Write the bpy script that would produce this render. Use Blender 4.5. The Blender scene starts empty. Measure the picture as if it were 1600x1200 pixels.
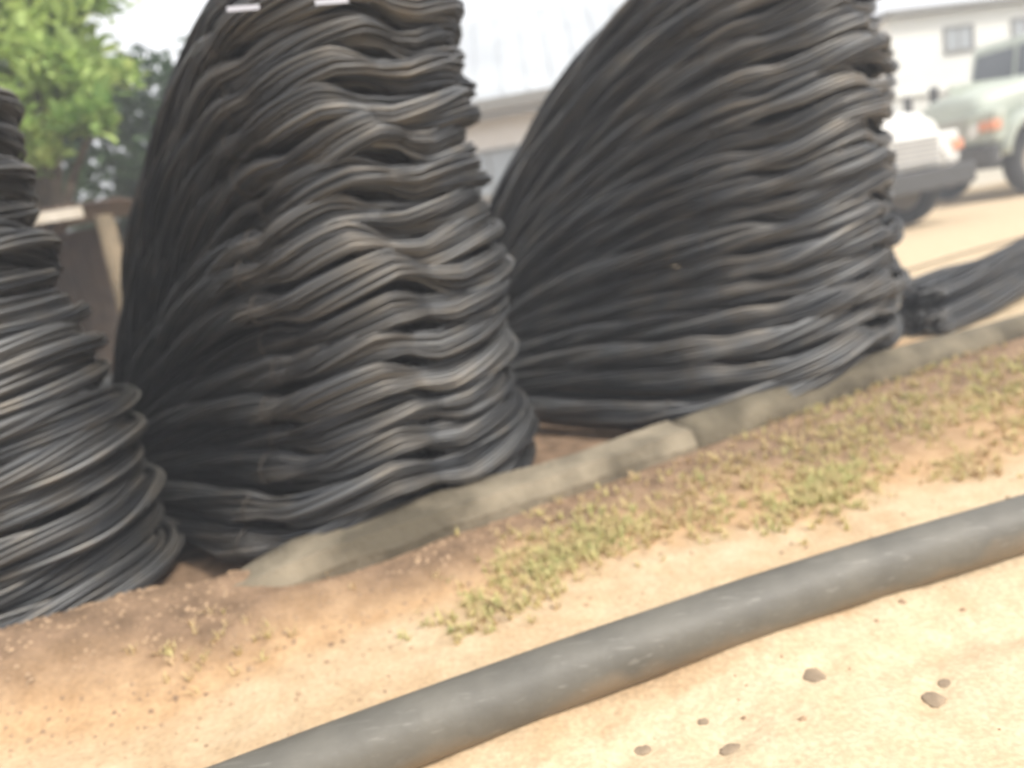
import bpy, bmesh, math, random
import numpy as np
from mathutils import Vector, Matrix, noise
random.seed(7)
rng = np.random.default_rng(7)
R = math.radians
S = bpy.context.scene
COL = S.collection

# ------------------------------------------------------------------ camera
CAM_H = 1.4
cam = bpy.data.cameras.new('camera'); cam_o = bpy.data.objects.new('camera', cam); COL.objects.link(cam_o)
cam.sensor_width = 36; cam.sensor_fit = 'HORIZONTAL'
cam.lens = 36 * 1256 / 1600
cam.clip_start = 0.05; cam.clip_end = 3000
M = Matrix.Translation((0, 0, CAM_H)) @ Matrix.Rotation(R(90 - 11.54), 4, 'X') @ Matrix.Rotation(R(-9.5), 4, 'Z')
cam_o.matrix_world = M
cam.dof.use_dof = True
cam.dof.focus_distance = 1.5
cam.dof.aperture_fstop = 1.5
S.camera = cam_o
S.render.resolution_x = 1024; S.render.resolution_y = 768

# ------------------------------------------------------------------ world and sun
SUN_EL, SUN_AZ = 50, 122        # azimuth clockwise from +y (north)
w = bpy.data.worlds.new('World'); S.world = w; w.use_nodes = True
nt = w.node_tree; nt.nodes.clear()
out = nt.nodes.new('ShaderNodeOutputWorld'); bg = nt.nodes.new('ShaderNodeBackground')
sky = nt.nodes.new('ShaderNodeTexSky'); sky.sky_type = 'NISHITA'; sky.sun_disc = False
sky.sun_elevation = R(SUN_EL); sky.sun_rotation = R(SUN_AZ)
sky.dust_density = 4.0; sky.air_density = 1.3; sky.ozone_density = 1.0
hs = nt.nodes.new('ShaderNodeHueSaturation'); hs.inputs['Saturation'].default_value = 0.22; hs.inputs['Value'].default_value = 1.0
mx = nt.nodes.new('ShaderNodeMixRGB'); mx.inputs[0].default_value = 0.62; mx.inputs[2].default_value = (11.0, 11.1, 11.4, 1)
nt.links.new(sky.outputs[0], hs.inputs['Color']); nt.links.new(hs.outputs[0], mx.inputs[1])
nt.links.new(mx.outputs[0], bg.inputs[0]); bg.inputs[1].default_value = 0.10
nt.links.new(bg.outputs[0], out.inputs[0])
sun = bpy.data.lights.new('sun', 'SUN'); sun_o = bpy.data.objects.new('sun', sun); COL.objects.link(sun_o)
sun.energy = 2.2; sun.angle = R(12); sun.color = (1, .95, .87)
sd = Vector((math.sin(R(SUN_AZ)) * math.cos(R(SUN_EL)), math.cos(R(SUN_AZ)) * math.cos(R(SUN_EL)), math.sin(R(SUN_EL))))
sun_o.rotation_euler = sd.to_track_quat('Z', 'Y').to_euler()
S.view_settings.view_transform = 'Standard'; S.view_settings.look = 'None'
S.view_settings.exposure = 0.76; S.view_settings.gamma = 1

# ------------------------------------------------------------------ helpers
def mesh_obj(name, V, F, mat, parent=None, smooth=True):
    me = bpy.data.meshes.new(name)
    me.from_pydata([tuple(v) for v in V], [], [tuple(f) for f in F]); me.update()
    if smooth: me.polygons.foreach_set('use_smooth', [True] * len(me.polygons))
    if mat: me.materials.append(mat)
    o = bpy.data.objects.new(name, me); COL.objects.link(o)
    if parent: o.parent = parent
    return o
def bm_obj(name, bm, mat, parent=None, smooth=False, bevel=0):
    if bevel:
        bmesh.ops.bevel(bm, geom=bm.edges[:], offset=bevel, segments=2, affect='EDGES', profile=.5)
    me = bpy.data.meshes.new(name); bm.to_mesh(me); bm.free()
    if smooth: me.polygons.foreach_set('use_smooth', [True] * len(me.polygons))
    me.materials.append(mat)
    o = bpy.data.objects.new(name, me); COL.objects.link(o)
    if parent: o.parent = parent
    return o
def box(bm, x0, x1, y0, y1, z0, z1, rot=None, loc=None):
    r = bmesh.ops.create_cube(bm, size=1)
    m = Matrix.Translation(((x0 + x1) / 2, (y0 + y1) / 2, (z0 + z1) / 2)) @ Matrix.Diagonal((x1 - x0, y1 - y0, z1 - z0, 1))
    if rot: m = Matrix.Translation(loc or (0, 0, 0)) @ rot @ m
    bmesh.ops.transform(bm, matrix=m, verts=r['verts'])
    return r['verts']
def cyl(bm, p0, p1, r0, r1=None, seg=16):
    p0, p1 = Vector(p0), Vector(p1); d = p1 - p0
    r = bmesh.ops.create_cone(bm, cap_ends=True, segments=seg, radius1=r0, radius2=r0 if r1 is None else r1, depth=d.length)
    bmesh.ops.transform(bm, matrix=Matrix.Translation((p0 + p1) / 2) @ d.to_track_quat('Z', 'Y').to_matrix().to_4x4(), verts=r['verts'])
    return r['verts']
def empty(name, loc, rz=0):
    o = bpy.data.objects.new(name, None); COL.objects.link(o); o.location = loc; o.rotation_euler = (0, 0, rz)
    o.empty_display_size = .1
    return o
def tag(o, label, cat, group=None, kind=None):
    o['label'] = label; o['category'] = cat
    if group: o['group'] = group
    if kind: o['kind'] = kind
    return o
def struct(o):
    o['kind'] = 'structure'; return o

def mat(name, base, rough=.8, metal=0, noise_scale=None, c2=None, bump=0, bscale=None, detail=6, lo=.35, hi=.65, coord='Object', spec=.5):
    m = bpy.data.materials.new(name); m.use_nodes = True
    n = m.node_tree; b = n.nodes['Principled BSDF']
    b.inputs['Base Color'].default_value = (*base, 1); b.inputs['Roughness'].default_value = rough
    b.inputs['Metallic'].default_value = metal; b.inputs['Specular IOR Level'].default_value = spec
    tc = n.nodes.new('ShaderNodeTexCoord')
    if noise_scale:
        t = n.nodes.new('ShaderNodeTexNoise'); t.inputs['Scale'].default_value = noise_scale; t.inputs['Detail'].default_value = detail
        n.links.new(tc.outputs[coord], t.inputs['Vector'])
        cr = n.nodes.new('ShaderNodeValToRGB'); cr.color_ramp.elements[0].position = lo; cr.color_ramp.elements[1].position = hi
        cr.color_ramp.elements[0].color = (*base, 1); cr.color_ramp.elements[1].color = (*(c2 or base), 1)
        n.links.new(t.outputs[0], cr.inputs[0]); n.links.new(cr.outputs[0], b.inputs['Base Color'])
    if bump:
        t2 = n.nodes.new('ShaderNodeTexNoise'); t2.inputs['Scale'].default_value = bscale or 30; t2.inputs['Detail'].default_value = 6
        n.links.new(tc.outputs[coord], t2.inputs['Vector'])
        bp = n.nodes.new('ShaderNodeBump'); bp.inputs['Strength'].default_value = bump; bp.inputs['Distance'].default_value = .02
        n.links.new(t2.outputs[0], bp.inputs['Height']); n.links.new(bp.outputs[0], b.inputs['Normal'])
    return m

# rebar steel: mill-scale grey with dusty and rusty stretches, each bar a little different
def steel_mat(name):
    m = bpy.data.materials.new(name); m.use_nodes = True
    n = m.node_tree; b = n.nodes['Principled BSDF']
    at = n.nodes.new('ShaderNodeAttribute'); at.attribute_name = 'tone'
    ln = n.nodes.new('ShaderNodeAttribute'); ln.attribute_name = 'run'
    tc = n.nodes.new('ShaderNodeTexCoord')
    no = n.nodes.new('ShaderNodeTexNoise'); no.inputs['Scale'].default_value = 5; no.inputs['Detail'].default_value = 5
    n.links.new(tc.outputs['Object'], no.inputs['Vector'])
    cr = n.nodes.new('ShaderNodeValToRGB')
    e = cr.color_ramp.elements
    e[0].position = .42; e[0].color = (.10, .103, .108, 1); e[1].position = .85; e[1].color = (.16, .14, .115, 1)
    n.links.new(no.outputs[0], cr.inputs[0])
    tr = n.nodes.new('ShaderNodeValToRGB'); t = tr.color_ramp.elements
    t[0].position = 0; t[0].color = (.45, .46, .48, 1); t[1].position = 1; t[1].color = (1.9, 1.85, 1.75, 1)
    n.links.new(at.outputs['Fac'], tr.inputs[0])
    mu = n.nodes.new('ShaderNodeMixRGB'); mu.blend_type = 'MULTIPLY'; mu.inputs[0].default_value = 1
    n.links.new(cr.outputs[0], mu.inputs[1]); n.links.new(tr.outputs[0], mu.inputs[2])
    n.links.new(mu.outputs[0], b.inputs['Base Color'])
    b.inputs['Metallic'].default_value = .7; b.inputs['Roughness'].default_value = .45
    wv = n.nodes.new('ShaderNodeMath'); wv.operation = 'MULTIPLY'; wv.inputs[1].default_value = 2 * math.pi / .014
    sn = n.nodes.new('ShaderNodeMath'); sn.operation = 'SINE'
    n.links.new(ln.outputs['Fac'], wv.inputs[0]); n.links.new(wv.outputs[0], sn.inputs[0])
    bp = n.nodes.new('ShaderNodeBump'); bp.inputs['Strength'].default_value = .35; bp.inputs['Distance'].default_value = .001
    n.links.new(sn.outputs[0], bp.inputs['Height']); n.links.new(bp.outputs[0], b.inputs['Normal'])
    return m
STEEL = steel_mat('rebar_steel')
WIRE = mat('tie_wire', (.09, .075, .06), .6, .5)

def tubes(name, C, A, B, rr, tone, mat_, parent=None, sides=5):
    """C: (rods, n, 3) centre lines; A, B: (n,3) frame; one mesh."""
    k, n, _ = C.shape
    ang = np.arange(sides) * 2 * math.pi / sides
    ring = np.cos(ang)[:, None, None] * A[None] + np.sin(ang)[:, None, None] * B[None]    # sides,n,3
    V = C[:, :, None, :] + rr[:, None, None, None] * ring.transpose(1, 0, 2)[None]        # k,n,sides,3
    idx = np.arange(k * n * sides).reshape(k, n, sides)
    a = idx[:, :-1, :]; b = idx[:, 1:, :]
    F = np.stack([a, np.roll(a, -1, 2), np.roll(b, -1, 2), b], -1).reshape(-1, 4)
    me = bpy.data.meshes.new(name)
    me.vertices.add(k * n * sides); me.vertices.foreach_set('co', V.reshape(-1))
    nf = len(F); caps = [idx[i, 0, ::-1] for i in range(k)] + [idx[i, -1, :] for i in range(k)]
    me.loops.add(nf * 4 + len(caps) * sides)
    me.loops.foreach_set('vertex_index', np.concatenate([F.reshape(-1)] + caps).astype(np.int32))
    me.polygons.add(nf + len(caps))
    st = np.concatenate([np.arange(nf) * 4, nf * 4 + np.arange(len(caps)) * sides]).astype(np.int32)
    me.polygons.foreach_set('loop_start', st)
    me.polygons.foreach_set('use_smooth', np.ones(nf + len(caps), bool))
    me.update(calc_edges=True)
    at = me.attributes.new('tone', 'FLOAT', 'POINT'); at.data.foreach_set('value', np.repeat(tone, n * sides).astype(np.float32))
    seg = np.linalg.norm(np.diff(C[0], axis=0), axis=1); run = np.concatenate([[0], np.cumsum(seg)])
    at = me.attributes.new('run', 'FLOAT', 'POINT')
    at.data.foreach_set('value', np.tile(np.repeat(run, sides), k).astype(np.float32))
    me.materials.append(mat_)
    o = bpy.data.objects.new(name, me); COL.objects.link(o)
    if parent: o.parent = parent
    return o

ROW = R(25)
E1 = np.array([math.cos(ROW), math.sin(ROW), 0]); E2 = np.array([-math.sin(ROW), math.cos(ROW), 0])
ORG = np.array([0, 3.82, 0])
def rowp(s, back=0, z=0): return ORG + s * E1 + back * E2 + np.array([0, 0, z])

def smooth_noise(n, cycles, amp, k=None):
    x = np.linspace(0, 1, n); o = 0
    for c in range(1, cycles + 1):
        ph = rng.random((k or 1, 1)) * 6.283; o = o + np.sin(2 * math.pi * c * x[None] * rng.uniform(.7, 1.3, (k or 1, 1)) + ph) * rng.normal(0, 1, (k or 1, 1)) / math.sqrt(cycles)
    o = o * amp
    return o if k else o[0]

def strands_along(P, rv, rh, phase, turns_per_m, parent, endjit=0, names='rod_strand', nstrand=3, per=10, rod_r=.0108, spread=None, base_tone=.4):
    """P (n,3) bundle centre line, rv/rh (n,) vertical and sideways size factors."""
    n = len(P)
    T = np.gradient(P, axis=0); T /= np.linalg.norm(T, axis=1)[:, None]
    up = np.array([0, 0, 1.0]); A = np.cross(T, up); A /= np.linalg.norm(A, axis=1)[:, None]; B = np.cross(A, T)
    seg = np.linalg.norm(np.diff(P, axis=0), axis=1); run = np.concatenate([[0], np.cumsum(seg)])
    run = run - run[n // 2]
    for s in range(nstrand):
        th = phase + s * 2 * math.pi / nstrand + turns_per_m * 2 * math.pi * run
        so = .044 if nstrand == 3 else 0
        pulse = 1 + smooth_noise(n, 4, .14)
        inner = 3
        ra, rad = [], []
        for j in range(per):
            if j < inner: ra.append(j * 2 * math.pi / inner); rad.append(.0115)
            else: ra.append((j - inner) * 2 * math.pi / (per - inner)); rad.append(.0295)
        ra = np.array(ra)[:, None] + smooth_noise(n, 3, .2, per); rad = np.array(rad)[:, None] * (1 + smooth_noise(n, 5, .10, per))
        tw = th[None] * .8
        X = so * pulse[None] * np.cos(th)[None] + rad * np.cos(ra + tw)
        Z = so * pulse[None] * np.sin(th)[None] + rad * np.sin(ra + tw)
        wander = smooth_noise(n, 6, .0026, per)
        C = P[None] + (X * rh[None] + wander)[..., None] * A[None] + (Z * rv[None] + wander[::-1])[..., None] * B[None]
        if endjit: C = C + rng.uniform(-endjit, endjit, per)[:, None, None] * T[None]
        tone = np.clip(rng.normal(base_tone, .36, per), 0, 1)
        if s == 0: tone = np.clip(tone + rng.choice([0, .15]), 0, 1)
        tubes(names, C, A, B, np.full(per, rod_r) * rng.uniform(.9, 1.1, per), tone, STEEL, parent)
    return A, B, run

ORD = ['lowest', 'second', 'third', 'fourth', 'fifth', 'sixth', 'seventh', 'eighth', 'ninth', 'tenth', 'eleventh', 'twelfth', 'thirteenth',
       'fourteenth', 'fifteenth', 'sixteenth', 'seventeenth', 'eighteenth', 'nineteenth', 'twentieth']

def wire_ring(P, A, B, i, rh, rv, parent):
    m = 20; ang = np.linspace(0, 2 * math.pi, m + 1)
    V = []; F = []
    T = np.cross(B[i], A[i])
    for w_ in range(2):
        off = T * (.006 * (w_ - .5))
        b0 = len(V)
        for k in range(m):
            d = A[i] * math.cos(ang[k]) * .083 * rh + B[i] * math.sin(ang[k]) * .083 * rv
            dn = d / np.linalg.norm(d)
            for a in range(4):
                q = a * math.pi / 2
                V.append(P[i] + off + d + dn * math.cos(q) * .0018 + T * math.sin(q) * .0018)
        for k in range(m):
            for a in range(4):
                F.append((b0 + k * 4 + a, b0 + k * 4 + (a + 1) % 4, b0 + ((k + 1) % m) * 4 + (a + 1) % 4, b0 + ((k + 1) % m) * 4 + a))
    return mesh_obj('wire_tie', V, F, WIRE, parent)

def stack(O, axis, rows, which, W, lean, taper, foot, seams, LQ0, ex, zbase, seed, hrow=.152, phase0=0.0, turns=.36):
    global rng
    rng = np.random.default_rng(seed)
    ca, sa_ = math.cos(R(axis)), math.sin(R(axis))
    ORG = np.array([O[0], O[1], 0.0]); E1 = np.array([ca, sa_, 0]); E2 = np.array([-sa_, ca, 0]); s0 = 0
    for i in range(rows):
        spl = .12 * (1 - i / rows) - .06
        D = W * 1.0; LQ = LQ0 + rng.normal(0, .02) + .1 * i / rows; L = max(3.9, LQ0 + .8) + rng.uniform(-.15, .15)
        ww = W + rng.normal(0, .03) - taper * (i / rows) ** 1.6 + foot * math.exp(-i / 3) * .6; cx = s0 - foot * math.exp(-i / 3) * .6 + lean * (i / rows) + rng.normal(0, .025)
        fr = .04 + rng.normal(0, .03) + .05 * (i / rows)
        zn = zbase + (i + .5) * hrow + rng.normal(0, .008); zt = .09 + i * .036
        back_l = np.linspace(L, D, 24)[:-1]
        th = np.linspace(-math.pi / 2, math.pi / 2, 61)
        x = np.concatenate([-(ww + spl * (back_l - D) / (L - D)), ww * np.sin(th), (ww + spl * (back_l - D) / (L - D))[::-1]])
        bk = np.concatenate([back_l, D * (1 - np.cos(th)), back_l[::-1]])
        n = len(x)
        u = np.clip(bk / LQ, 0, 1.25)
        q = 1 - np.where(u < 1, (1 - np.minimum(u, 1) ** ex) * (1 - .16 * u), 0)
        z = zn + (zt - zn) * q + smooth_noise(n, 5, .009)
        sp = (hrow * (1 - q) + .036 * q) / hrow
        rv = np.clip(sp * .98, .4, .98) ; rh = np.clip(1 / np.sqrt(rv), 1.05, 1.6)
        P = ORG[None] + (cx + x + smooth_noise(n, 4, .012))[:, None] * E1[None] + (fr + bk + smooth_noise(n, 4, .012))[:, None] * E2[None]
        # the bars bulge in three lobes, one lobe riding over the start of the next
        dg = np.zeros(n); mid = slice(len(back_l), len(back_l) + 61); tdeg = np.degrees(th)
        sa, sb = seams[0] + rng.normal(0, 6), seams[1] + rng.normal(0, 7)
        def lobe(a, b): return np.clip((tdeg - a) / (b - a), 0, 1)
        saw = np.where(tdeg < sa, .35 + .25 * lobe(-90, sa), np.where(tdeg < sb, np.sin(lobe(sa, sb) * 1.75) * 1.05, -.05 + np.sin(lobe(sb, 90) * 2.2) * .55))
        saw = np.convolve(np.pad(saw, 4, mode='edge'), np.ones(9) / 9, 'valid')
        dg[mid] = (saw - .45) * rng.uniform(.07, .11)
        z[:] = z + dg
        pinch = np.ones(n); pinch[mid] = 1.1 - .34 * np.exp(-((tdeg - sa) / 9) ** 2) - .40 * np.exp(-((tdeg - sb) / 8) ** 2)
        rv = rv * pinch; rh = rh * pinch
        bulge = np.zeros(n)
        bl = np.where(tdeg < sa, 0, np.where(tdeg < sb, np.sin(math.pi * lobe(sa, sb)) * 1.2, np.sin(math.pi * lobe(sb, 90)) - .3 * (1 - lobe(sb, 90))))
        bl = np.convolve(np.pad(bl, 1, mode='edge'), np.ones(3) / 3, 'valid')
        bulge[mid] = bl * .05
        nrm = np.zeros((n, 3)); nrm[mid] = np.sin(th)[:, None] * E1[None] - np.cos(th)[:, None] * E2[None]
        P += nrm * bulge[:, None]
        P[:, 2] = z
        base = Vector(P[n // 2]); base.z = z[n // 2] - .07
        root = empty('rebar_bundle', base)
        PL = P - np.array(base)[None]
        A, B, run = strands_along(PL, rv, rh, phase0 + rng.normal(0, .35), turns + rng.normal(0, .04), root, base_tone=.38 + rng.normal(0, .07))
        for inn, dz in ((.13, -.02), (.27, -.01), (.42, -.03)):
            PI_ = P + 0.0
            PI_[:, :2] = (ORG[None] + (cx + x * (ww - inn) / ww)[:, None] * E1[None] + (fr + bk + inn * .9)[:, None] * E2[None])[:, :2]
            PI_[:, 2] += dz * rv - .25 * inn * (1 - q) * .3
            strands_along(PI_ - np.array(base)[None], rv, rh, rng.uniform(0, 6), .3, root, nstrand=1, per=8, rod_r=.019, base_tone=.1)  # inner bars toned darker, painting shade into the gaps between rows
        ci = n // 2
        for off in (-26,):
            wire_ring(PL, A, B, ci + off + int(rng.integers(-1, 2)), rh[ci + off], rv[ci + off], root)
        pos = 'topmost bent grey rebar bundle' if i == rows - 1 else ('bottom bent grey rebar bundle resting by the timber' if i == 0 else f'{ORD[i]} bent grey rebar bundle up from the bottom')
        tag(root, f'{pos} in the {which} stack', 'rebar bundle', f'bent rebar bundles piled in the {which} stack')

stack((-2.08, 3.06), 36, 17, 'left', .65, -.20, .07, .02, (-84, -50), 2.85, 2.3, .06, 11, phase0=.4)
stack((-.20, 3.78), 43, 17, 'middle', .62, .02, .05, .34, (-66, -12), 2.9, 2.4, .07, 12, phase0=.2)
stack((2.39, 4.98), 41, 18, 'right', .74, .08, .03, .62, (-56, 6), 3.3, 2.7, .08, 13, phase0=.0)

# ------------------------------------------------------------------ ground
PIPE_C = [(-4.2, .2), (-2.6, 1.0), (-1.6, 1.49), (-.96, 1.78), (-.35, 2.00), (.25, 2.2), (.93, 2.40), (1.66, 2.57), (2.8, 2.80), (4.6, 3.2), (7, 3.8)]
def PIPE_D(x, y):
    for (ax, ay), (bx, by) in zip(PIPE_C, PIPE_C[1:]):
        if ax <= x <= bx:
            t = (x - ax) / (bx - ax); return ((y - (ay + (by - ay) * t)) * .93,)
    return (9,)
FOOT = [(.72, 2.06, .5), (.97, 1.89, .9), (.40, 1.82, .4), (.17, 1.88, .6), (1.35, 2.1, .3), (1.6, 1.85, .4), (-.25, 2.75, 2.2), (.5, 2.8, 2.4), (1.2, 3.0, 2.0), (-.9, 2.3, 2.3), (-1.1, 2.75, 2.0)]
def ground_h(x, y):
    d = (x * -math.sin(ROW) + (y - 3.82) * math.cos(ROW)); s = x * math.cos(ROW) + (y - 3.82) * math.sin(ROW)
    near = math.exp(-((x * x + y * y) / 900.0))
    h = .03 * noise.noise(Vector((x * .5, y * .5, 3))) + .016 * noise.noise(Vector((x * 2.3, y * 2.3, 1))) + .008 * noise.noise(Vector((x * 7, y * 7, 5))) + .004 * noise.noise(Vector((x * 21, y * 21, 5)))
    h *= near
    bank = math.exp(-((d + .10) / .30) ** 2) * .20 / (1 + math.exp(max(-50, min(50, (s + 1.45 + .2 * noise.noise(Vector((x * 4, y * 4, 0)))) * 5))))        # crumbling earth bank at the left
    slope = .07 * math.exp(-((d + .25) / .3) ** 2)                                          # soil washed against the timbers
    h += (bank + slope) * near
    # shallow wheel rut on the near side of the pipe, soil banked against the pipe
    pd, = PIPE_D(x, y)
    h += .028 * math.exp(-(abs(pd) / .15) ** 2.0) * (1 + .7 * noise.noise(Vector((x * 3, y * 3, 8)))) - .022 * math.exp(-((pd + .33) / .07) ** 2) * (.6 + noise.noise(Vector((x * 1.7, y * 1.7, 2))))
    for fx, fy, fa in FOOT:
        ux, uy = x - fx, y - fy
        if abs(ux) < .3 and abs(uy) < .3:
            p, q = ux * math.cos(fa) + uy * math.sin(fa), -ux * math.sin(fa) + uy * math.cos(fa)
            k = (p / .12) ** 2 + (q / .045) ** 2; h += -.012 * math.exp(-k ** 2) + .006 * math.exp(-((k - 1.6) / .6) ** 2)
    return h
def build_ground():
    def axis(lo, hi, a, b, step):
        c = list(np.arange(a, b, step)); g = step; v = a; left = []
        while v > lo: g *= 1.22; v -= g; left.append(v)
        g = step; v = c[-1]; right = []
        while v < hi: g *= 1.22; v += g; right.append(v)
        return left[::-1] + c + right
    X = axis(-900, 900, -3.2, 4.6, .035); Y = axis(-300, 1500, 1.0, 6.2, .035)
    V = [(x, y, ground_h(x, y)) for y in Y for x in X]
    nx = len(X)
    F = [(j * nx + i, j * nx + i + 1, (j + 1) * nx + i + 1, (j + 1) * nx + i) for j in range(len(Y) - 1) for i in range(nx - 1)]
    m = bpy.data.materials.new('sand'); m.use_nodes = True; n = m.node_tree; b = n.nodes['Principled BSDF']
    b.inputs['Roughness'].default_value = .95; b.inputs['Specular IOR Level'].default_value = .15
    tc = n.nodes.new('ShaderNodeTexCoord')
    def nz(scale, det=6, vec=None, dist=0):
        t = n.nodes.new('ShaderNodeTexNoise'); t.inputs['Scale'].default_value = scale; t.inputs['Detail'].default_value = det; t.inputs['Distortion'].default_value = dist
        n.links.new(vec or tc.outputs['Object'], t.inputs['Vector']); return t
    def ramp(src, p0, c0, p1, c1):
        r = n.nodes.new('ShaderNodeValToRGB'); e = r.color_ramp.elements; e[0].position = p0; e[1].position = p1
        e[0].color = (*c0, 1); e[1].color = (*c1, 1); n.links.new(src, r.inputs[0]); return r
    def mix(f, a, c):
        r = n.nodes.new('ShaderNodeMixRGB'); n.links.new(f, r.inputs[0]) if not isinstance(f, float) else setattr(r.inputs[0], 'default_value', f)
        n.links.new(a, r.inputs[1]); n.links.new(c, r.inputs[2]); return r
    zone = n.nodes.new('ShaderNodeAttribute'); zone.attribute_name = 'soil'
    n1 = nz(1.3, 8, dist=.4); n2 = nz(9, 8); n3 = nz(60, 4)
    pale = ramp(n2.outputs[0], .3, (.57, .43, .27), .7, (.66, .525, .355))
    orange = ramp(n2.outputs[0], .3, (.46, .29, .155), .72, (.58, .39, .225))
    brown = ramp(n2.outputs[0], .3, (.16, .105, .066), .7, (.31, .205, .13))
    # jitter the zone with noise, then choose soil
    ad = n.nodes.new('ShaderNodeMath'); ad.operation = 'MULTIPLY_ADD'; ad.inputs[1].default_value = .9; ad.inputs[2].default_value = -.45
    n.links.new(n1.outputs[0], ad.inputs[0])
    sm = n.nodes.new('ShaderNodeMath'); sm.operation = 'ADD'; n.links.new(zone.outputs['Fac'], sm.inputs[0]); n.links.new(ad.outputs[0], sm.inputs[1])
    f1 = ramp(sm.outputs[0], .15, (0, 0, 0), .5, (1, 1, 1)); f2 = ramp(sm.outputs[0], .58, (0, 0, 0), .95, (1, 1, 1))
    m1 = mix(f1.outputs[0], pale.outputs[0], orange.outputs[0]); m2 = mix(f2.outputs[0], m1.outputs[0], brown.outputs[0])
    gr = ramp(n3.outputs[0], .3, (.80, .80, .80), .7, (1.08, 1.08, 1.08))
    mu = n.nodes.new('ShaderNodeMixRGB'); mu.blend_type = 'MULTIPLY'; mu.inputs[0].default_value = 1
    n.links.new(m2.outputs[0], mu.inputs[1]); n.links.new(gr.outputs[0], mu.inputs[2]); n.links.new(mu.outputs[0], b.inputs['Base Color'])
    bp = n.nodes.new('ShaderNodeBump'); bp.inputs['Strength'].default_value = .5; bp.inputs['Distance'].default_value = .012
    n4 = nz(35, 8); n.links.new(n4.outputs[0], bp.inputs['Height']); n.links.new(bp.outputs[0], b.inputs['Normal'])
    o = mesh_obj('ground', V, F, m); struct(o)
    at = o.data.attributes.new('soil', 'FLOAT', 'POINT')
    val = []
    for x, y, z in V:
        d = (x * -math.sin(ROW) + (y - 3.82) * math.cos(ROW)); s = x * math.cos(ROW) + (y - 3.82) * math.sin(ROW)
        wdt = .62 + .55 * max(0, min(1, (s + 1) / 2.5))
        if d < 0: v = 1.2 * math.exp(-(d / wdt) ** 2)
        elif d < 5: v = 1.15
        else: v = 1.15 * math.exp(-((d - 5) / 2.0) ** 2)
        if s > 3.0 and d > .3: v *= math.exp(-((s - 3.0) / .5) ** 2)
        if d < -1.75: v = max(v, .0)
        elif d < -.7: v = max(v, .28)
        val.append(v)
    at.data.foreach_set('value', val)
    return o
build_ground()

# ------------------------------------------------------------------ generic swept round thing
def sweep(pts, rad, seg=24, closed_ends=True, wob=0, jit=0):
    pts = [Vector(p) for p in pts]; n = len(pts); V = []; F = []
    for i, p in enumerate(pts):
        t = (pts[min(i + 1, n - 1)] - pts[max(i - 1, 0)]).normalized()
        a = t.cross(Vector((0, 0, 1))).normalized(); b = a.cross(t)
        r = rad(i / (n - 1)) if callable(rad) else rad
        for k in range(seg):
            q = 2 * math.pi * k / seg
            rr = r * (1 + wob * noise.noise(Vector((math.cos(q) * 1.5, math.sin(q) * 1.5, i * .13))))
            V.append(p + (a * math.cos(q) + b * math.sin(q)) * rr)
    for i in range(n - 1):
        for k in range(seg):
            F.append((i * seg + k, i * seg + (k + 1) % seg, (i + 1) * seg + (k + 1) % seg, (i + 1) * seg + k))
    if closed_ends:
        F.append(tuple(range(seg - 1, -1, -1))); F.append(tuple((n - 1) * seg + k for k in range(seg)))
    return V, F
def catmull(P, per=14):
    P = [Vector(p) for p in P]; P = [P[0] * 2 - P[1]] + P + [P[-1] * 2 - P[-2]]; o = []
    for i in range(1, len(P) - 2):
        for k in range(per):
            t = k / per; a, b, c, d = P[i - 1], P[i], P[i + 1], P[i + 2]
            o.append(.5 * ((2 * b) + (c - a) * t + (2 * a - 5 * b + 4 * c - d) * t * t + (3 * b - a - 3 * c + d) * t ** 3))
    o.append(P[-2]); return o

# pipe in the foreground
PIPE = mat('pipe_plastic', (.105, .098, .082), .58, 0, 4.5, (.165, .153, .126), bump=.25, bscale=14, lo=.3, hi=.75)
def pipe_mat():
    n = PIPE.node_tree; b = n.nodes['Principled BSDF']
    src = b.inputs['Base Color'].links[0].from_socket
    tc = n.nodes['Texture Coordinate']
    sx = n.nodes.new('ShaderNodeSeparateXYZ'); n.links.new(tc.outputs['Object'], sx.inputs[0])
    no = n.nodes.new('ShaderNodeTexNoise'); no.inputs['Scale'].default_value = 4; no.inputs['Detail'].default_value = 7
    n.links.new(tc.outputs['Object'], no.inputs['Vector'])
    a = n.nodes.new('ShaderNodeMath'); a.operation = 'MULTIPLY_ADD'; a.inputs[1].default_value = -4.2; n.links.new(sx.outputs['Z'], a.inputs[0]); n.links.new(no.outputs[0], a.inputs[2])
    r = n.nodes.new('ShaderNodeValToRGB'); r.color_ramp.elements[0].position = .12; r.color_ramp.elements[1].position = .38
    n.links.new(a.outputs[0], r.inputs[0])
    m = n.nodes.new('ShaderNodeMixRGB'); m.inputs[2].default_value = (.21, .165, .115, 1)
    n.links.new(r.outputs[0], m.inputs[0]); n.links.new(src, m.inputs[1]); n.links.new(m.outputs[0], b.inputs['Base Color'])
n = PIPE.node_tree; b = n.nodes['Principled BSDF']; mp = n.nodes.new('ShaderNodeMapping'); mp.inputs['Scale'].default_value = (2, 30, 40); mp.inputs['Rotation'].default_value = (0, 0, -.35)
sc_ = n.nodes.new('ShaderNodeTexNoise'); sc_.inputs['Scale'].default_value = 2.2; sc_.inputs['Detail'].default_value = 5
n.links.new(n.nodes['Texture Coordinate'].outputs['Object'], mp.inputs[0]); n.links.new(mp.outputs[0], sc_.inputs['Vector'])
sr = n.nodes.new('ShaderNodeValToRGB'); sr.color_ramp.elements[0].position = .60; sr.color_ramp.elements[1].position = .72; sr.color_ramp.elements[0].color = (0, 0, 0, 1); sr.color_ramp.elements[1].color = (.3, .3, .3, 1)
n.links.new(sc_.outputs[0], sr.inputs[0])
PS = pipe_mat()
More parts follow.
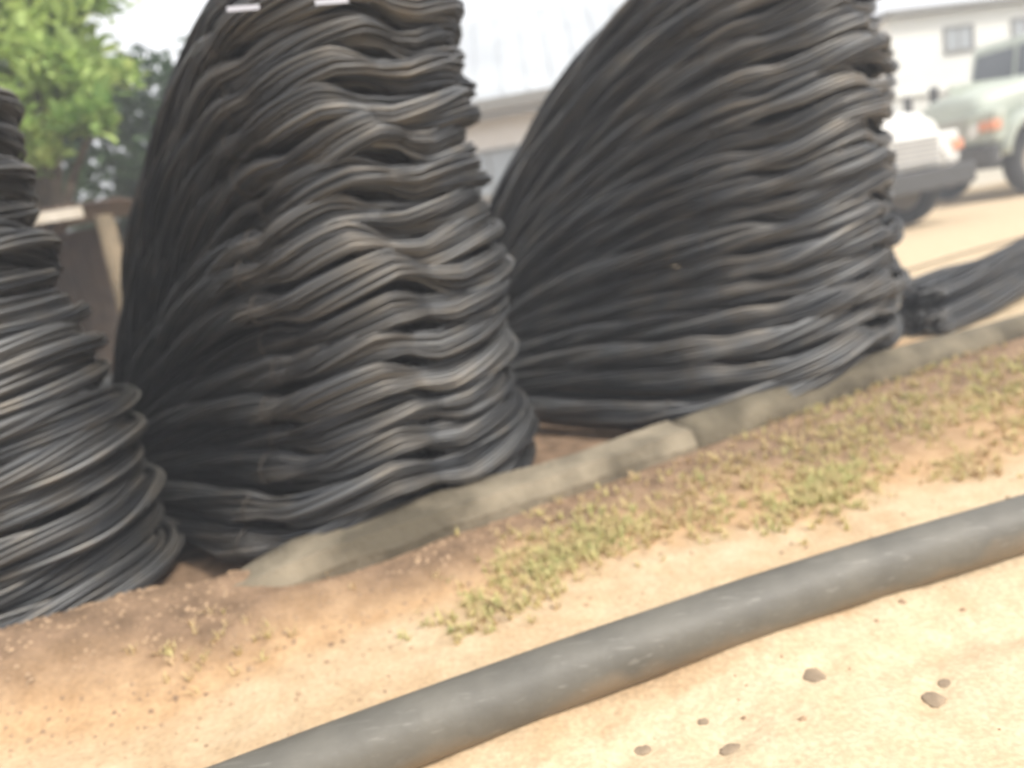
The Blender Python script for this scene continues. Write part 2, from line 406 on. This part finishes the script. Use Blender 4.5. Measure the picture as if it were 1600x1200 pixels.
ms = n.nodes.new('ShaderNodeMixRGB'); ms.inputs[2].default_value = (.33, .31, .27, 1); n.links.new(sr.outputs[0], ms.inputs[0])
n.links.new(b.inputs['Base Color'].links[0].from_socket, ms.inputs[1]); n.links.new(ms.outputs[0], b.inputs['Base Color'])
pp = catmull([(-4.2, .2, .09), (-2.6, 1.0, .09), (-1.6, 1.49, .09), (-.96, 1.78, .09), (-.35, 2.00, .09), (.25, 2.2, .09), (.93, 2.40, .09), (1.66, 2.57, .09), (2.8, 2.80, .09), (4.6, 3.2, .09), (7, 3.8, .09)], 16)
V, F = sweep(pp, .094, 32, wob=.025)
tag(mesh_obj('pipe', V, F, PIPE), 'long smooth dark grey pipe lying across the sand in the foreground', 'pipe')

# timbers under the noses of the stacks
WOOD = mat('dusty_timber', (.085, .070, .045), .9, 0, 4, (.19, .158, .105), bump=.6, bscale=22)
WOOD2 = mat('pale_timber', (.10, .083, .055), .9, 0, 3, (.30, .25, .175), bump=.6, bscale=22)
def pole(s0, s1, b0, b1, r, m, label, wob=.12, z=.08):
    pts = [rowp(s0 + (s1 - s0) * t, b0 + (b1 - b0) * t + .03 * math.sin(t * 5), z + .015 * math.sin(t * 7)) for t in np.linspace(0, 1, 40)]
    base = Vector(pts[0]); base.z = 0
    V, F = sweep([Vector(p) - base for p in pts], lambda t: r * (1.08 - .16 * t), 20, wob=wob)
    o = mesh_obj('timber_pole', V, F, m); o.location = base
    tag(o, label, 'timber')
    return o
pole(.86, 5.6, -.105, -.02, .13, WOOD, 'round dusty grey timber pole along the foot of the right rebar stack', z=.075)
def hewn_beam(s0, s1, label):
    N = 60; V = []; F = []
    prof = [(-.14, .0), (-.15, .11), (-.12, .185), (.07, .20), (.105, .16), (.10, 0)]
    for i in range(N):
        s = s0 + (s1 - s0) * i / (N - 1)
        for j, (a, b) in enumerate(prof):
            k = .016 * noise.noise(Vector((s * 3, j * 2.1, 0))) + .006 * noise.noise(Vector((s * 14, j * 2.1, 4)))
            sc = 1 - .25 * max(0, (-1.0 - s))
            V.append(rowp(s, a * sc - .10 + k, b * sc + k + .01 - .07 * max(0, -1.0 - s)))
    m = len(prof)
    for i in range(N - 1):
        for j in range(m): F.append((i * m + j, (i + 1) * m + j, (i + 1) * m + (j + 1) % m, i * m + (j + 1) % m))
    F.append(tuple(range(m))); F.append(tuple((N - 1) * m + j for j in range(m - 1, -1, -1)))
    base = np.array([*rowp(s0)[:2], 0.0])
    o = mesh_obj('timber_beam', [np.array(v) - base for v in V], F, WOOD2, smooth=False); o.location = base
    tag(o, label, 'timber')
hewn_beam(-2.3, .86, 'weathered pale squared timber along the foot of the middle rebar stack')

# ------------------------------------------------------------------ straight rebar on the right
a0 = Vector((3.20, 5.86, 0)); dr = Vector((math.cos(R(38)), math.sin(R(38)), 0)); nr = Vector((-dr.y, dr.x, 0))
rng = np.random.default_rng(5)
spots = [(0, .0, .11, 'front bundle of straight rebar on the ground beside the right stack'),
         (.05, .21, .11, 'middle bundle of straight rebar on the ground beside the right stack'),
         (.02, .42, .11, 'rear bundle of straight rebar on the ground beside the right stack'),
         (.12, .11, .29, 'straight rebar bundle lying on top of the front two straight bundles'),
         (.18, .32, .30, 'straight rebar bundle lying on top of the rear two straight bundles')]
for off, lat, z, lab in spots:
    n = 40; t = np.linspace(0, 1, n)
    P = np.array([np.array(a0 + dr * (off + 9 * k) + nr * lat) for k in t]); P[:, 2] = z + smooth_noise(n, 6, .012) + .02 * t
    P[:, :2] += smooth_noise(n, 4, .02)[:, None] * np.array(nr)[None, :2]
    root = empty('straight_rebar_bundle', (P[0][0], P[0][1], 0))
    strands_along(P - np.array(root.location)[None], np.ones(n) * 1.4, np.ones(n) * 1.45, rng.uniform(0, 6), .1, root, endjit=.06, base_tone=.2)
    tag(root, lab, 'rebar bundle', 'straight rebar bundles at the right')
ROD = mat('loose_rod', (.16, .12, .08), .6, .3)
for (p0, p1, r, lab) in [((4.0, 7.6), (9.6, 10.9), .016, 'thin rusty rod lying on the open sand behind the straight rebar'), ((4.6, 9.3), (9.5, 12.1), .013, 'thin dark rod lying on the sand in front of the lorries')]:
    pts = [Vector((p0[0] + (p1[0] - p0[0]) * t, p0[1] + (p1[1] - p0[1]) * t + .08 * math.sin(t * 6), .035)) for t in np.linspace(0, 1, 24)]
    V, F = sweep(pts, r, 8); tag(mesh_obj('loose_rod', V, F, ROD), lab, 'rod')

# pale paper tags hanging from the top of the middle stack
TAGM = mat('tag_card', (.42, .42, .46), .6)
for tx, ty, tz, lab in [(-.83, 3.56, 2.405, 'small white card tag stuck among the bars at the top left of the middle stack'), (-.455, 3.45, 2.345, 'small white card tag stuck among the bars at the top centre of the middle stack')]:
    bm = bmesh.new(); box(bm, -.065, .065, -.002, .002, -.011, .011)
    o = bm_obj('card_tag', bm, TAGM); o.location = (tx, ty, tz); o.rotation_euler = (R(-14), R(3), R(6))
    tag(o, lab, 'tag', 'white card tags on the rebar')

# ------------------------------------------------------------------ stones and litter in the sand
STONE = mat('stone', (.22, .165, .11), .95, 0, 8, (.36, .27, .18), bump=.5)
def stone(x, y, r, lab, sq=.2):
    bm = bmesh.new(); bmesh.ops.create_icosphere(bm, subdivisions=3, radius=1)
    ax, ay = random.uniform(.8, 1.3), random.uniform(.6, 1)
    for v in bm.verts:
        k = 1 + .35 * noise.noise(v.co * 1.3 + Vector((x * 7, y * 5, 0))) + .12 * noise.noise(v.co * 4 + Vector((x, y, 0)))
        v.co = Vector((v.co.x * ax * k, v.co.y * ay * k, v.co.z * sq * k)) * r
    o = bm_obj('stone', bm, STONE, smooth=True); o.location = (x, y, ground_h(x, y) + r * sq * .1); o.rotation_euler = (0, 0, random.uniform(0, 3))
    tag(o, lab, 'stone', 'stones lying in the sand')
exec_pts = [(.71, 2.05, .045, 'flat dark stone in the sand just below the middle of the pipe'), (.96, 1.88, .036, 'dark stone nearest the right edge in the foreground sand'),
            (1.03, 1.94, .026, 'small stone touching the rear of the dark stone at the right of the foreground sand'),
            (.40, 1.82, .030, 'brown stone low in the foreground sand left of the dark stone'), (.18, 1.88, .022, 'small stone in the sand close to the lower left side of the pipe'),
            (.36, 1.94, .018, 'tiny brown stone between the pipe and the low foreground stone'), (.20, 2.35, .04, 'dark stone touching the far side of the pipe')]
for x, y, r, lab in exec_pts: stone(x, y, r, lab)
# crumbs of earth and gravel (uncountable)
V = []; F = []
rg = random.Random(3)
for i in range(5200):
    s = rg.uniform(-3.0, 4.0); d = -abs(rg.gauss(0, .45)) - .0
    if rg.random() < .10: d = rg.uniform(-2.6, 0)
    x, y, _ = rowp(s, d)
    r = rg.choice([.003, .004, .006, .009, .013]) * rg.uniform(.7, 1.2)
    z = ground_h(x, y); b = len(V)
    for k in range(5):
        q = k * 1.2566 + rg.random() * .5; V.append((x + r * math.cos(q), y + r * math.sin(q), z - .002))
    V.append((x + rg.uniform(-.3, .3) * r, y, z + r * .7))
    for k in range(5): F.append((b + k, b + (k + 1) % 5, b + 5))
GRAV = mat('earth_crumbs', (.22, .145, .09), .95, 0, 3, (.45, .31, .19))
tag(mesh_obj('earth_crumbs', V, F, GRAV, smooth=False), 'loose brown earth crumbs scattered between the timbers and the pipe', 'earth', kind='stuff')

# ------------------------------------------------------------------ grass
def grass():
    V = []; F = []; tone = []
    rg = random.Random(9)
    cl = []
    for (s, d, rad, n, gr) in [(-.30, -.72, .16, 230, .75), (-.05, -.62, .18, 260, .6), (-.62, -.86, .13, 110, .6), (.35, -.80, .15, 90, .5), (.85, -1.02, .17, 190, .75), (1.1, -.92, .14, 150, .8),
                               (.75, -.55, .2, 120, .4), (1.4, -.62, .22, 140, .5), (1.9, -.55, .25, 150, .6), (2.4, -.75, .2, 120, .6), (2.2, -1.1, .2, 80, .5), (2.9, -.55, .3, 180, .8), (1.6, -1.2, .12, 70, .4),
                               (3.4, -.75, .25, 120, .7), (-1.6, -.45, .15, 30, .2), (.1, -.4, .4, 70, .3), (1.2, -.4, .6, 110, .3), (2.4, -.4, .7, 130, .4)]:
        for k in range(n):
            cl.append((s + rg.gauss(0, rad), d + rg.gauss(0, rad * .6), gr))
    for s, d, gr in cl:
        x, y, _ = rowp(s, min(d, -.2)); z = ground_h(x, y)
        t = max(0, min(1, rg.gauss(gr * .72, .28)))
        for b_ in range(rg.randint(5, 10)):
            a = rg.uniform(0, 6.283); l = rg.uniform(.02, .06); ln = rg.uniform(.6, 1.55); wd = rg.uniform(.0018, .0038)
            bx, by = x + rg.uniform(-.012, .012), y + rg.uniform(-.012, .012)
            dx, dy = math.cos(a), math.sin(a); px, py = -dy * wd, dx * wd; b0 = len(V)
            V.append((bx - px, by - py, z - .004)); V.append((bx + px, by + py, z - .004))
            mx_, mz = l * .5 * math.sin(ln * .5), l * .55 * math.cos(ln * .5)
            V.append((bx + dx * mx_ + px * .8, by + dy * mx_ + py * .8, z + mz)); V.append((bx + dx * mx_ - px * .8, by + dy * mx_ - py * .8, z + mz))
            V.append((bx + dx * (mx_ + l * .5 * math.sin(ln)), by + dy * (mx_ + l * .5 * math.sin(ln)), z + mz + l * .45 * math.cos(ln)))
            F.append((b0, b0 + 1, b0 + 2, b0 + 3)); F.append((b0 + 3, b0 + 2, b0 + 4)); tone += [t] * 5
    m = bpy.data.materials.new('grass_blades'); m.use_nodes = True; n = m.node_tree; b = n.nodes['Principled BSDF']; b.inputs['Roughness'].default_value = .7
    at = n.nodes.new('ShaderNodeAttribute'); at.attribute_name = 'green'
    r = n.nodes.new('ShaderNodeValToRGB'); e = r.color_ramp.elements; e[0].color = (.56, .40, .22, 1); e[1].color = (.42, .43, .16, 1)
    k = e.new(.5); k.color = (.58, .49, .21, 1)
    n.links.new(at.outputs['Fac'], r.inputs[0]); n.links.new(r.outputs[0], b.inputs['Base Color'])
    o = mesh_obj('grass', V, F, m, smooth=False)
    a = o.data.attributes.new('green', 'FLOAT', 'POINT'); a.data.foreach_set('value', tone)
    tag(o, 'patchy yellow green grass growing between the timbers and the pipe', 'grass', kind='stuff')
grass()

# ------------------------------------------------------------------ trees
def leaf_mat(name, c1, c2):
    m = bpy.data.materials.new(name); m.use_nodes = True; n = m.node_tree; b = n.nodes['Principled BSDF']; b.inputs['Roughness'].default_value = .55
    at = n.nodes.new('ShaderNodeAttribute'); at.attribute_name = 'leaf'
    r = n.nodes.new('ShaderNodeValToRGB'); e = r.color_ramp.elements; e[0].color = (*c1, 1); e[1].color = (*c2, 1)
    n.links.new(at.outputs['Fac'], r.inputs[0]); n.links.new(r.outputs[0], b.inputs['Base Color'])
    tr = n.nodes.new('ShaderNodeBsdfTranslucent'); n.links.new(r.outputs[0], tr.inputs[0])
    mxs = n.nodes.new('ShaderNodeMixShader'); mxs.inputs[0].default_value = .35
    n.links.new(b.outputs[0], mxs.inputs[1]); n.links.new(tr.outputs[0], mxs.inputs[2]); n.links.new(mxs.outputs[0], n.nodes['Material Output'].inputs[0])
    return m
BARK = mat('bark', (.10, .075, .05), .95, 0, 6, (.18, .14, .10), bump=.8, bscale=15)
def tree(name, x, y, h, crown, nleaf, lsize, m, label, trunk_r=.14, seed=1, cat='tree'):
    rg = random.Random(seed)
    root = empty(name, (x, y, 0)); tag(root, label, cat)
    bm = bmesh.new()
    segs = []; 
    fork = Vector((rg.uniform(-.1, .1), 0, h * .4)); segs.append((Vector((0, 0, -.05)), fork, trunk_r, trunk_r * .7))
    for cx, cy, cz, cr in crown:
        mid = fork.lerp(Vector((cx, cy, cz)), .55) + Vector((rg.uniform(-.1, .1), rg.uniform(-.1, .1), 0))
        segs.append((fork, mid, trunk_r * .5, trunk_r * .3)); segs.append((mid, Vector((cx, cy, cz)), trunk_r * .3, trunk_r * .1))
        for k in range(3):
            e = Vector((cx, cy, cz)) + Vector((rg.uniform(-1, 1), rg.uniform(-1, 1), rg.uniform(-.6, .8))) * cr * .8
            segs.append((mid.lerp(Vector((cx, cy, cz)), .6), e, trunk_r * .14, trunk_r * .04))
    for a, b, r0, r1 in segs: cyl(bm, a, b, r0, r1, 8)
    bm_obj('trunk', bm, BARK, root, smooth=True)
    V = []; F = []; T = []
    tot = sum(c[3] ** 2 for c in crown)
    for cx, cy, cz, cr in crown:
        nn = int(nleaf * cr ** 2 / tot)
        clumps = []
        for k in range(max(6, int(nn / 40))):
            d = Vector((rg.gauss(0, 1), rg.gauss(0, 1), rg.gauss(0, 1))).normalized() * cr * rg.uniform(.45, 1.0)
            clumps.append((Vector((cx, cy, cz)) + Vector((d.x, d.y, d.z * .8)), rg.uniform(.12, .26) * cr + .05, rg.uniform(0, .7)))
        for k in range(nn):
            c, r, t = rg.choice(clumps)
            p = c + Vector((rg.gauss(0, r * .6), rg.gauss(0, r * .6), rg.gauss(0, r * .45)))
            q = Matrix.Rotation(rg.uniform(0, 6.28), 3, 'Z') @ Matrix.Rotation(rg.gauss(.5, .5), 3, 'X') @ Matrix.Rotation(rg.gauss(0, .3), 3, 'Y')
            l = lsize * rg.uniform(.6, 1.25); b0 = len(V)
            for u, v, z in [(0, 0, 0), (.26, .35, .06), (.2, .75, .03), (0, 1, -.08), (-.2, .75, .03), (-.26, .35, .06)]:
                V.append(p + q @ (Vector((u, v, z)) * l))
            F.append((b0, b0 + 1, b0 + 2, b0 + 3)); F.append((b0, b0 + 3, b0 + 4, b0 + 5))
            T += [max(0, min(1, t + rg.gauss(.1, .2)))] * 6
    o = mesh_obj('crown', V, F, m, root, smooth=False)
    a = o.data.attributes.new('leaf', 'FLOAT', 'POINT'); a.data.foreach_set('value', T)
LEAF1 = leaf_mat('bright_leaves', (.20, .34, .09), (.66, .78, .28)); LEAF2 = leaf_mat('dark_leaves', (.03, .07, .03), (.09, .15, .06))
tree('broadleaf_tree', -4.6, 9.0, 4.6, [(0, 0, 3.7, .85), (.75, -.1, 3.7, .6), (-.8, .1, 3.9, .8), (.35, .1, 4.5, .75), (-.5, -.3, 4.7, .8), (.9, -.4, 3.05, .38), (.1, -.5, 3.0, .5), (.15, 0, 5.3, .7), (-1.6, 0, 4.2, .9)],
     8000, .20, LEAF1, 'bright green leafy tree above the shack at the left', seed=4)
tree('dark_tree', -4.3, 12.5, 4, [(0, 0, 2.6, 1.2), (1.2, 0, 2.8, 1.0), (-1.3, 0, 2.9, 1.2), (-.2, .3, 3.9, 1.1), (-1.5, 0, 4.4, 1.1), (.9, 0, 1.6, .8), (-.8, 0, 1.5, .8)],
     9000, .2, LEAF2, 'dark green tree behind the shack at the left', seed=5)

# ------------------------------------------------------------------ shack at the left
BROWN = mat('brown_boards', (.055, .042, .032), .9, 0, 4, (.10, .07, .048), bump=.5)
POST = mat('raw_post', (.15, .115, .07), .85, 0, 6, (.24, .18, .11), bump=.5)
PALE = mat('pale_plank', (.66, .58, .46), .8, 0, 6, (.78, .70, .58), bump=.4)
TIN = mat('rusty_tin', (.10, .075, .06), .7, .2, 4, (.17, .12, .09))
sh = empty('wooden_shack', (-4.05, 8.0, 0), R(6)); tag(sh, 'small brown board shack with a raw wood post behind the left stacks', 'shack')
bm = bmesh.new()
for k in range(14): box(bm, -2.4 + k * .19, -2.4 + k * .19 + .182, .9 + (k % 3) * .006, .93 + (k % 3) * .006, 0, 2.02)
bm_obj('wall', bm, BROWN, sh)
for px, py in ((.42, 0), (-2.3, 0), (.42, 1.9), (-2.3, 1.9)):
    bm = bmesh.new(); cyl(bm, (px, py, 0), (px + .02, py, 2.06), .10, .085, 12); bm_obj('post', bm, POST, sh, smooth=True)
bm = bmesh.new(); box(bm, -2.6, .30, -.16, -.11, 2.06, 2.16); bm_obj('roof_plank', bm, PALE, sh)
bm = bmesh.new()
for k in range(34):
    x0 = -2.75 + k * .1; box(bm, x0, x0 + .06, -.1, 2.1, 2.17, 2.2)
    box(bm, x0 + .06, x0 + .1, -.1, 2.1, 2.175, 2.19)
bm_obj('roof', bm, TIN, sh)

# ------------------------------------------------------------------ houses behind
WHITE = mat('white_render', (.80, .79, .74), .85, 0, 2, (.80, .79, .73), bump=.1)
CREAM = mat('cream_render', (.74, .68, .61), .85, 0, 2, (.79, .74, .68))
ROOFM = mat('pale_roof_sheet', (.42, .44, .46), .55, .2, .8, (.52, .54, .55))
TRIM = mat('grey_trim', (.22, .21, .19), .7); DARK = mat('dark_interior', (.03, .032, .035), .6)
GLASS = mat('window_glass', (.36, .38, .39), .15, 0, spec=.7)
def window(parent, x, y, z0, z1, wd, fm=None):
    bm = bmesh.new(); t = .07
    box(bm, x - wd / 2 - t, x + wd / 2 + t, y - .05, y + .02, z1, z1 + t); box(bm, x - wd / 2 - t, x + wd / 2 + t, y - .08, y + .02, z0 - t, z0)
    box(bm, x - wd / 2 - t, x - wd / 2, y - .05, y + .02, z0 + .001, z1 - .001); box(bm, x + wd / 2, x + wd / 2 + t, y - .05, y + .02, z0 + .001, z1 - .001)
    box(bm, x - .02, x + .02, y - .03, y + .02, z0 + .002, z1 - .002)
    f = bm_obj('window', bm, fm or TRIM, parent)
    bm = bmesh.new(); box(bm, x - wd / 2, x - .02, y - .012, y + .01, z0, z1); box(bm, x + .02, x + wd / 2, y - .012, y + .01, z0, z1)
    bm_obj('pane', bm, GLASS, f)
def hip_roof(parent, hx, hy, z0, z1, ridge, ov, m):
    a, b = hx + ov, hy + ov
    V = [(-a, -b, z0), (a, -b, z0), (a, b, z0), (-a, b, z0), (-ridge, 0, z1), (ridge, 0, z1)]
    V2 = [(x, y, z - .08) for x, y, z in V[:4]]
    F = [(0, 1, 5, 4), (1, 2, 5), (2, 3, 4, 5), (3, 0, 4), (0, 6, 7, 1), (1, 7, 8, 2), (2, 8, 9, 3), (3, 9, 6, 0), (9, 8, 7, 6)]
    bm = bmesh.new(); vs = [bm.verts.new(v) for v in V + V2]
    for f in F: bm.faces.new([vs[k] for k in f])
    for k in range(int(2 * a / .6)):
        x = -a + .3 + k * .6
        top = 1.0 if abs(x) <= ridge else 1 - (abs(x) - ridge) / (a - ridge)
        p0 = Vector((x, -b, z0 + .02)); p1 = Vector((x, -b + b * top, z0 + .02 + (z1 - z0) * top))
        if (p1 - p0).length > .3: cyl(bm, p0, p1, .022, .022, 6)
    bm_obj('roof', bm, m, parent)
    bm = bmesh.new(); box(bm, -a + .01, a - .01, -b - .05, -b - .004, z0 - .26, z0 - .0); box(bm, -a, a, -b + .02, -b + .06, z0 - .44, z0 - .3); bm_obj('fascia', bm, TRIM, parent)
# house seen between the two stacks
h = empty('house', (2.0, 23.0, 0), R(-5)); tag(h, 'house with a pale grey sheet roof between the middle and right stacks', 'house')
bm = bmesh.new(); box(bm, -6, 6, -3, 3, 0, 4.05); bm_obj('wall', bm, CREAM, h)
hip_roof(h, 6, 3, 4.15, 6.7, 3.4, .5, ROOFM)
for x in (-4, -1.4, 1.2, 3.8): window(h, x, -3.0, 1.6, 3.0, 1.4)
# white two-storey block behind the lorries
wb = empty('white_building', (18.76, 29.15, 0), R(14)); tag(wb, 'plain white building with small windows behind the lorries at the right', 'building')
bm = bmesh.new(); box(bm, -7.2, 9, -3, 5, 0, 5.2); bm_obj('wall', bm, WHITE, wb)
bm = bmesh.new(); box(bm, -7.5, 9.3, -3.3, 5.3, 5.202, 5.36); bm_obj('roof_slab', bm, TRIM, wb)
bm = bmesh.new(); box(bm, -7.28, 9.08, -3.1, 5.08, 2.95, 3.05); bm_obj('string_course', bm, WHITE, wb)
for x in (-4.8, -2.3, 2.4, 5.8):
    window(wb, x, -3.0, 4.1, 4.7, .95); window(wb, x + .3, -3.0, 1.2, 2.2, 1.15)
# block wall running behind everything (rear boundary of the yard)
BLOCK = mat('block_wall', (.33, .30, .26), .9, 0, 1.2, (.42, .38, .33), bump=.3)
bwall = empty('boundary_wall', (-14, 17.5, 0), R(4)); tag(bwall, 'long low grey block wall at the back of the yard', 'wall')
bm = bmesh.new(); box(bm, -14, 21, -.1, .1, 0, 1.9); bm_obj('masonry', bm, BLOCK, bwall)
bm = bmesh.new(); box(bm, -14.05, 21.05, -.14, .14, 1.902, 1.98); bm_obj('coping', bm, TRIM, bwall)

# ------------------------------------------------------------------ bonneted lorries
def paint(name, c): return mat(name, c, .4, 0, 2.5, tuple(min(1, k * .88) for k in c), bump=.05, bscale=5)
RUB = mat('rubber', (.03, .03, .03), .85); CHROME = mat('dull_metal', (.45, .45, .45), .4, .7); BUMP = mat('black_bumper', (.06, .06, .06), .6)
ORANGE = mat('orange_lens', (.72, .30, .17), .25); LAMP = mat('lamp_glass', (.75, .75, .72), .15); WIND = mat('windscreen', (.06, .07, .08), .08, spec=.8)
CARGO = mat('cargo_boards', (.35, .33, .27), .8, 0, 5, (.46, .42, .34)); HUB = mat('hub_steel', (.4, .36, .3), .6, .3)
def lorry(x, y, heading, body, label, sc=1.0, cargo=CARGO, arch=True):
    """+x is forward."""
    root = empty('lorry', (x, y, 0), R(heading)); root.scale = (sc, sc, sc); tag(root, label, 'lorry', 'lorries parked behind the stacks')
    # bonnet: lofted rounded sections narrowing forward
    V = []; F = []; NS = 14
    for i in range(9):
        t = i / 8; xx = .95 + 1.15 * t; hw = .78 - .14 * t ** 1.5; top = 1.72 - .20 * t ** 1.8 - (.05 if i == 8 else 0); bot = .98
        for k in range(NS):
            q = math.pi * k / (NS - 1); cx = math.copysign(abs(math.cos(q)) ** .45, math.cos(q)); sz = max(0, math.sin(q)) ** .5
            V.append((xx, hw * cx, bot + (top - bot) * sz))
    for i in range(8):
        for k in range(NS - 1): F.append((i * NS + k, i * NS + k + 1, (i + 1) * NS + k + 1, (i + 1) * NS + k))
    F.append(tuple(8 * NS + k for k in range(NS))); F.append(tuple(NS - 1 - k for k in range(NS)))
    for i in range(8): F.append((i * NS, (i + 1) * NS, (i + 1) * NS + NS - 1, i * NS + NS - 1))
    bn = mesh_obj('bonnet', V, F, body, root)
    bm = bmesh.new(); box(bm, .97, 2.0, -.012, .012, 1.60, 1.735); bm_obj('centre_ridge', bm, body, bn)
    # nose panel with grille
    bm = bmesh.new(); box(bm, 1.92, 2.16, -1.02, 1.02, .80, 1.26); g = bm_obj('nose_panel', bm, body, root, bevel=.05)
    bm = bmesh.new()
    for k in range(6): box(bm, 2.165, 2.185, -.5, .5, .86 + k * .065, .885 + k * .065)
    bm_obj('grille', bm, CHROME, g)
    for s in (-1, 1):
        # fender: half barrel arch over the front wheel
        V = []; F = []; n = 15
        for i in range(n):
            q = math.pi * i / (n - 1); cx, cz = 1.38 - .66 * math.cos(q), .62 + .60 * math.sin(q)
            for (yy, dr_) in ((.70, 0), (1.0, .0), (1.07, -.05), (1.08, -.12)):
                V.append((1.38 + (cx - 1.38) * (1 + dr_), s * yy, .62 + (cz - .62) * (1 + dr_)))
        for i in range(n - 1):
            for k in range(3): F.append((i * 4 + k, i * 4 + k + 1, i * 4 + 5 + k, i * 4 + 4 + k))
        fe = mesh_obj('fender', V, F, body, root)
        md = fe.modifiers.new('thickness', 'SOLIDIFY'); md.thickness = .025
        bm = bmesh.new(); cyl(bm, (2.13, s * .66, 1.0), (2.20, s * .66, 1.0), .11, .10, 20); bm_obj('headlight', bm, LAMP, root, smooth=False)
        bm = bmesh.new(); box(bm, 2.05, 2.20, s * .90 - .14, s * .90 + .14, .98, 1.12); bm_obj('indicator', bm, ORANGE, root, bevel=.02)
        bm = bmesh.new(); cyl(bm, (1.0, s * 1.05, 1.6), (1.25, s * 1.28, 1.62), .012, .012, 6); box(bm, 1.2, 1.235, s * 1.28 - .09, s * 1.28 + .09, 1.45, 1.85); bm_obj('mirror', bm, BUMP, root)
    # cab
    bm = bmesh.new(); vs = box(bm, -.55, .98, -1.0, 1.0, .82, 2.32)
    for v in vs:
        if v.co.z > 2 and v.co.x > .5: v.co.x -= .22
        if v.co.z > 2: v.co.y *= .92
    cab = bm_obj('cab', bm, body, root, bevel=.07)
    # windscreen halves proud of the sloped cab front (z 1.72..2.18)
    for s in (-1, 1):
        def fx(z): return .98 - .22 * (z - .82) / 1.5 + .004
        V = [(fx(1.70), s * .04, 1.70), (fx(1.70), s * .86, 1.70), (fx(2.17), s * .80, 2.17), (fx(2.17), s * .04, 2.17)]
        V += [(a + .012, b, c) for a, b, c in V]
        F = [(4, 5, 6, 7), (0, 1, 5, 4), (1, 2, 6, 5), (2, 3, 7, 6), (3, 0, 4, 7)]
        if s < 0: F = [f[::-1] for f in F]
        mesh_obj('windscreen', V, F, WIND, root, smooth=False)
        def fy(z): return (1.0 - .08 * (z - .82) / 1.5)
        bm = bmesh.new(); vs = box(bm, -.30, .70, -.01, .01, 1.45, 2.12)
        for v in vs: v.co.y = s * (fy(v.co.z) + (.012 if v.co.y > 0 else -.01)); v.co.x -= .10 * (v.co.z - 1.45) * (1 if v.co.x > 0 else 0)
        d = bm_obj('side_window', bm, WIND, root)
        bm = bmesh.new(); vs = box(bm, -.36, .76, -.008, .008, .86, 1.40)
        for v in vs: v.co.y = s * (fy(v.co.z) + (.012 if v.co.y > 0 else -.01))
        dd = bm_obj('door', bm, body, root)
        bm = bmesh.new(); box(bm, -.28, -.14, s * 1.01 - .03, s * 1.01 + .03, 1.28, 1.31); bm_obj('handle', bm, CHROME, dd)
    bm = bmesh.new(); box(bm, 2.17, 2.32, -1.12, 1.12, .50, .78); bm_obj('bumper', bm, BUMP, root, bevel=.03)
    bm = bmesh.new(); box(bm, -4.9, 2.16, -.42, -.30, .62, .80); box(bm, -4.9, 2.16, .30, .42, .62, .80); box(bm, 1.32, 1.44, -.29, .29, .42, .56); box(bm, -3.4, -3.2, -.29, .29, .42, .6)
    bm_obj('chassis', bm, BUMP, root)
    # cargo body
    bm = bmesh.new(); box(bm, -5.0, -.68, -1.12, 1.12, 1.00, 1.10)
    for k in range(5):
        z = 1.12 + k * .2
        box(bm, -5.0, -.68, -1.14, -1.10, z, z + .18); box(bm, -5.0, -.68, 1.10, 1.14, z, z + .18)
        box(bm, -5.04, -5.002, -1.1, 1.1, z, z + .18); box(bm, -.678, -.64, -1.1, 1.1, z, z + .18)
    for k in range(6):
        xx = -4.95 + k * .84
        box(bm, xx, xx + .08, -1.18, -1.142, .98, 2.14); box(bm, xx, xx + .08, 1.142, 1.18, .98, 2.14)
    bm_obj('cargo_bed', bm, cargo, root)
    for xx, ys in ((1.38, (.88,)), (-3.3, (.90, .62))):
        for s in (-1, 1):
            for yy in ys:
                bm = bmesh.new()
                V = []; F = []; prof = [(.30, -.10), (.43, -.12), (.475, -.09), (.49, -.05), (.49, .05), (.475, .09), (.43, .12), (.30, .10)]
                sg = 32
                for k in range(sg):
                    q = 2 * math.pi * k / sg
                    for r_, o_ in prof: V.append((r_ * math.cos(q), o_, r_ * math.sin(q)))
                m_ = len(prof)
                for k in range(sg):
                    for j in range(m_): F.append((k * m_ + j, k * m_ + (j + 1) % m_, ((k + 1) % sg) * m_ + (j + 1) % m_, ((k + 1) % sg) * m_ + j))
                bm.free()
                wh = empty('wheel', (xx, s * yy, .49)); wh.parent = root
                mesh_obj('tyre', V, F, RUB, wh)
                bm = bmesh.new(); cyl(bm, (0, -.06, 0), (0, .06, 0), .31, .31, 24); cyl(bm, (0, -.10, 0), (0, .10, 0), .10, .10, 12)
                bm_obj('rim', bm, HUB, wh)
    return root
lorry(6.5, 17.25, -62, paint('white_paint', (.80, .79, .74)), 'white lorry with orange lamps facing the camera beside the right stack', 1.32)
lorry(14.5, 20.3, 190, paint('green_paint', (.48, .52, .44)), 'pale green lorry parked behind the white lorry at the right edge', 1.58, paint('green_cargo', (.46, .53, .42)))

# ------------------------------------------------------------------ haze volume added to imitate glare and wash out the background
bm = bmesh.new(); box(bm, -60, 60, -20, 75, -1.5, 9)
hz = bpy.data.materials.new('haze'); hz.use_nodes = True; n = hz.node_tree; n.nodes.clear()
pv = n.nodes.new('ShaderNodeVolumePrincipled'); pv.inputs['Color'].default_value = (.93, .95, 1, 1); pv.inputs['Density'].default_value = .009
ou = n.nodes.new('ShaderNodeOutputMaterial'); n.links.new(pv.outputs[0], ou.inputs['Volume'])
tag(bm_obj('haze', bm, hz), 'pale haze added over the whole yard to wash out the background', 'haze', kind='stuff')
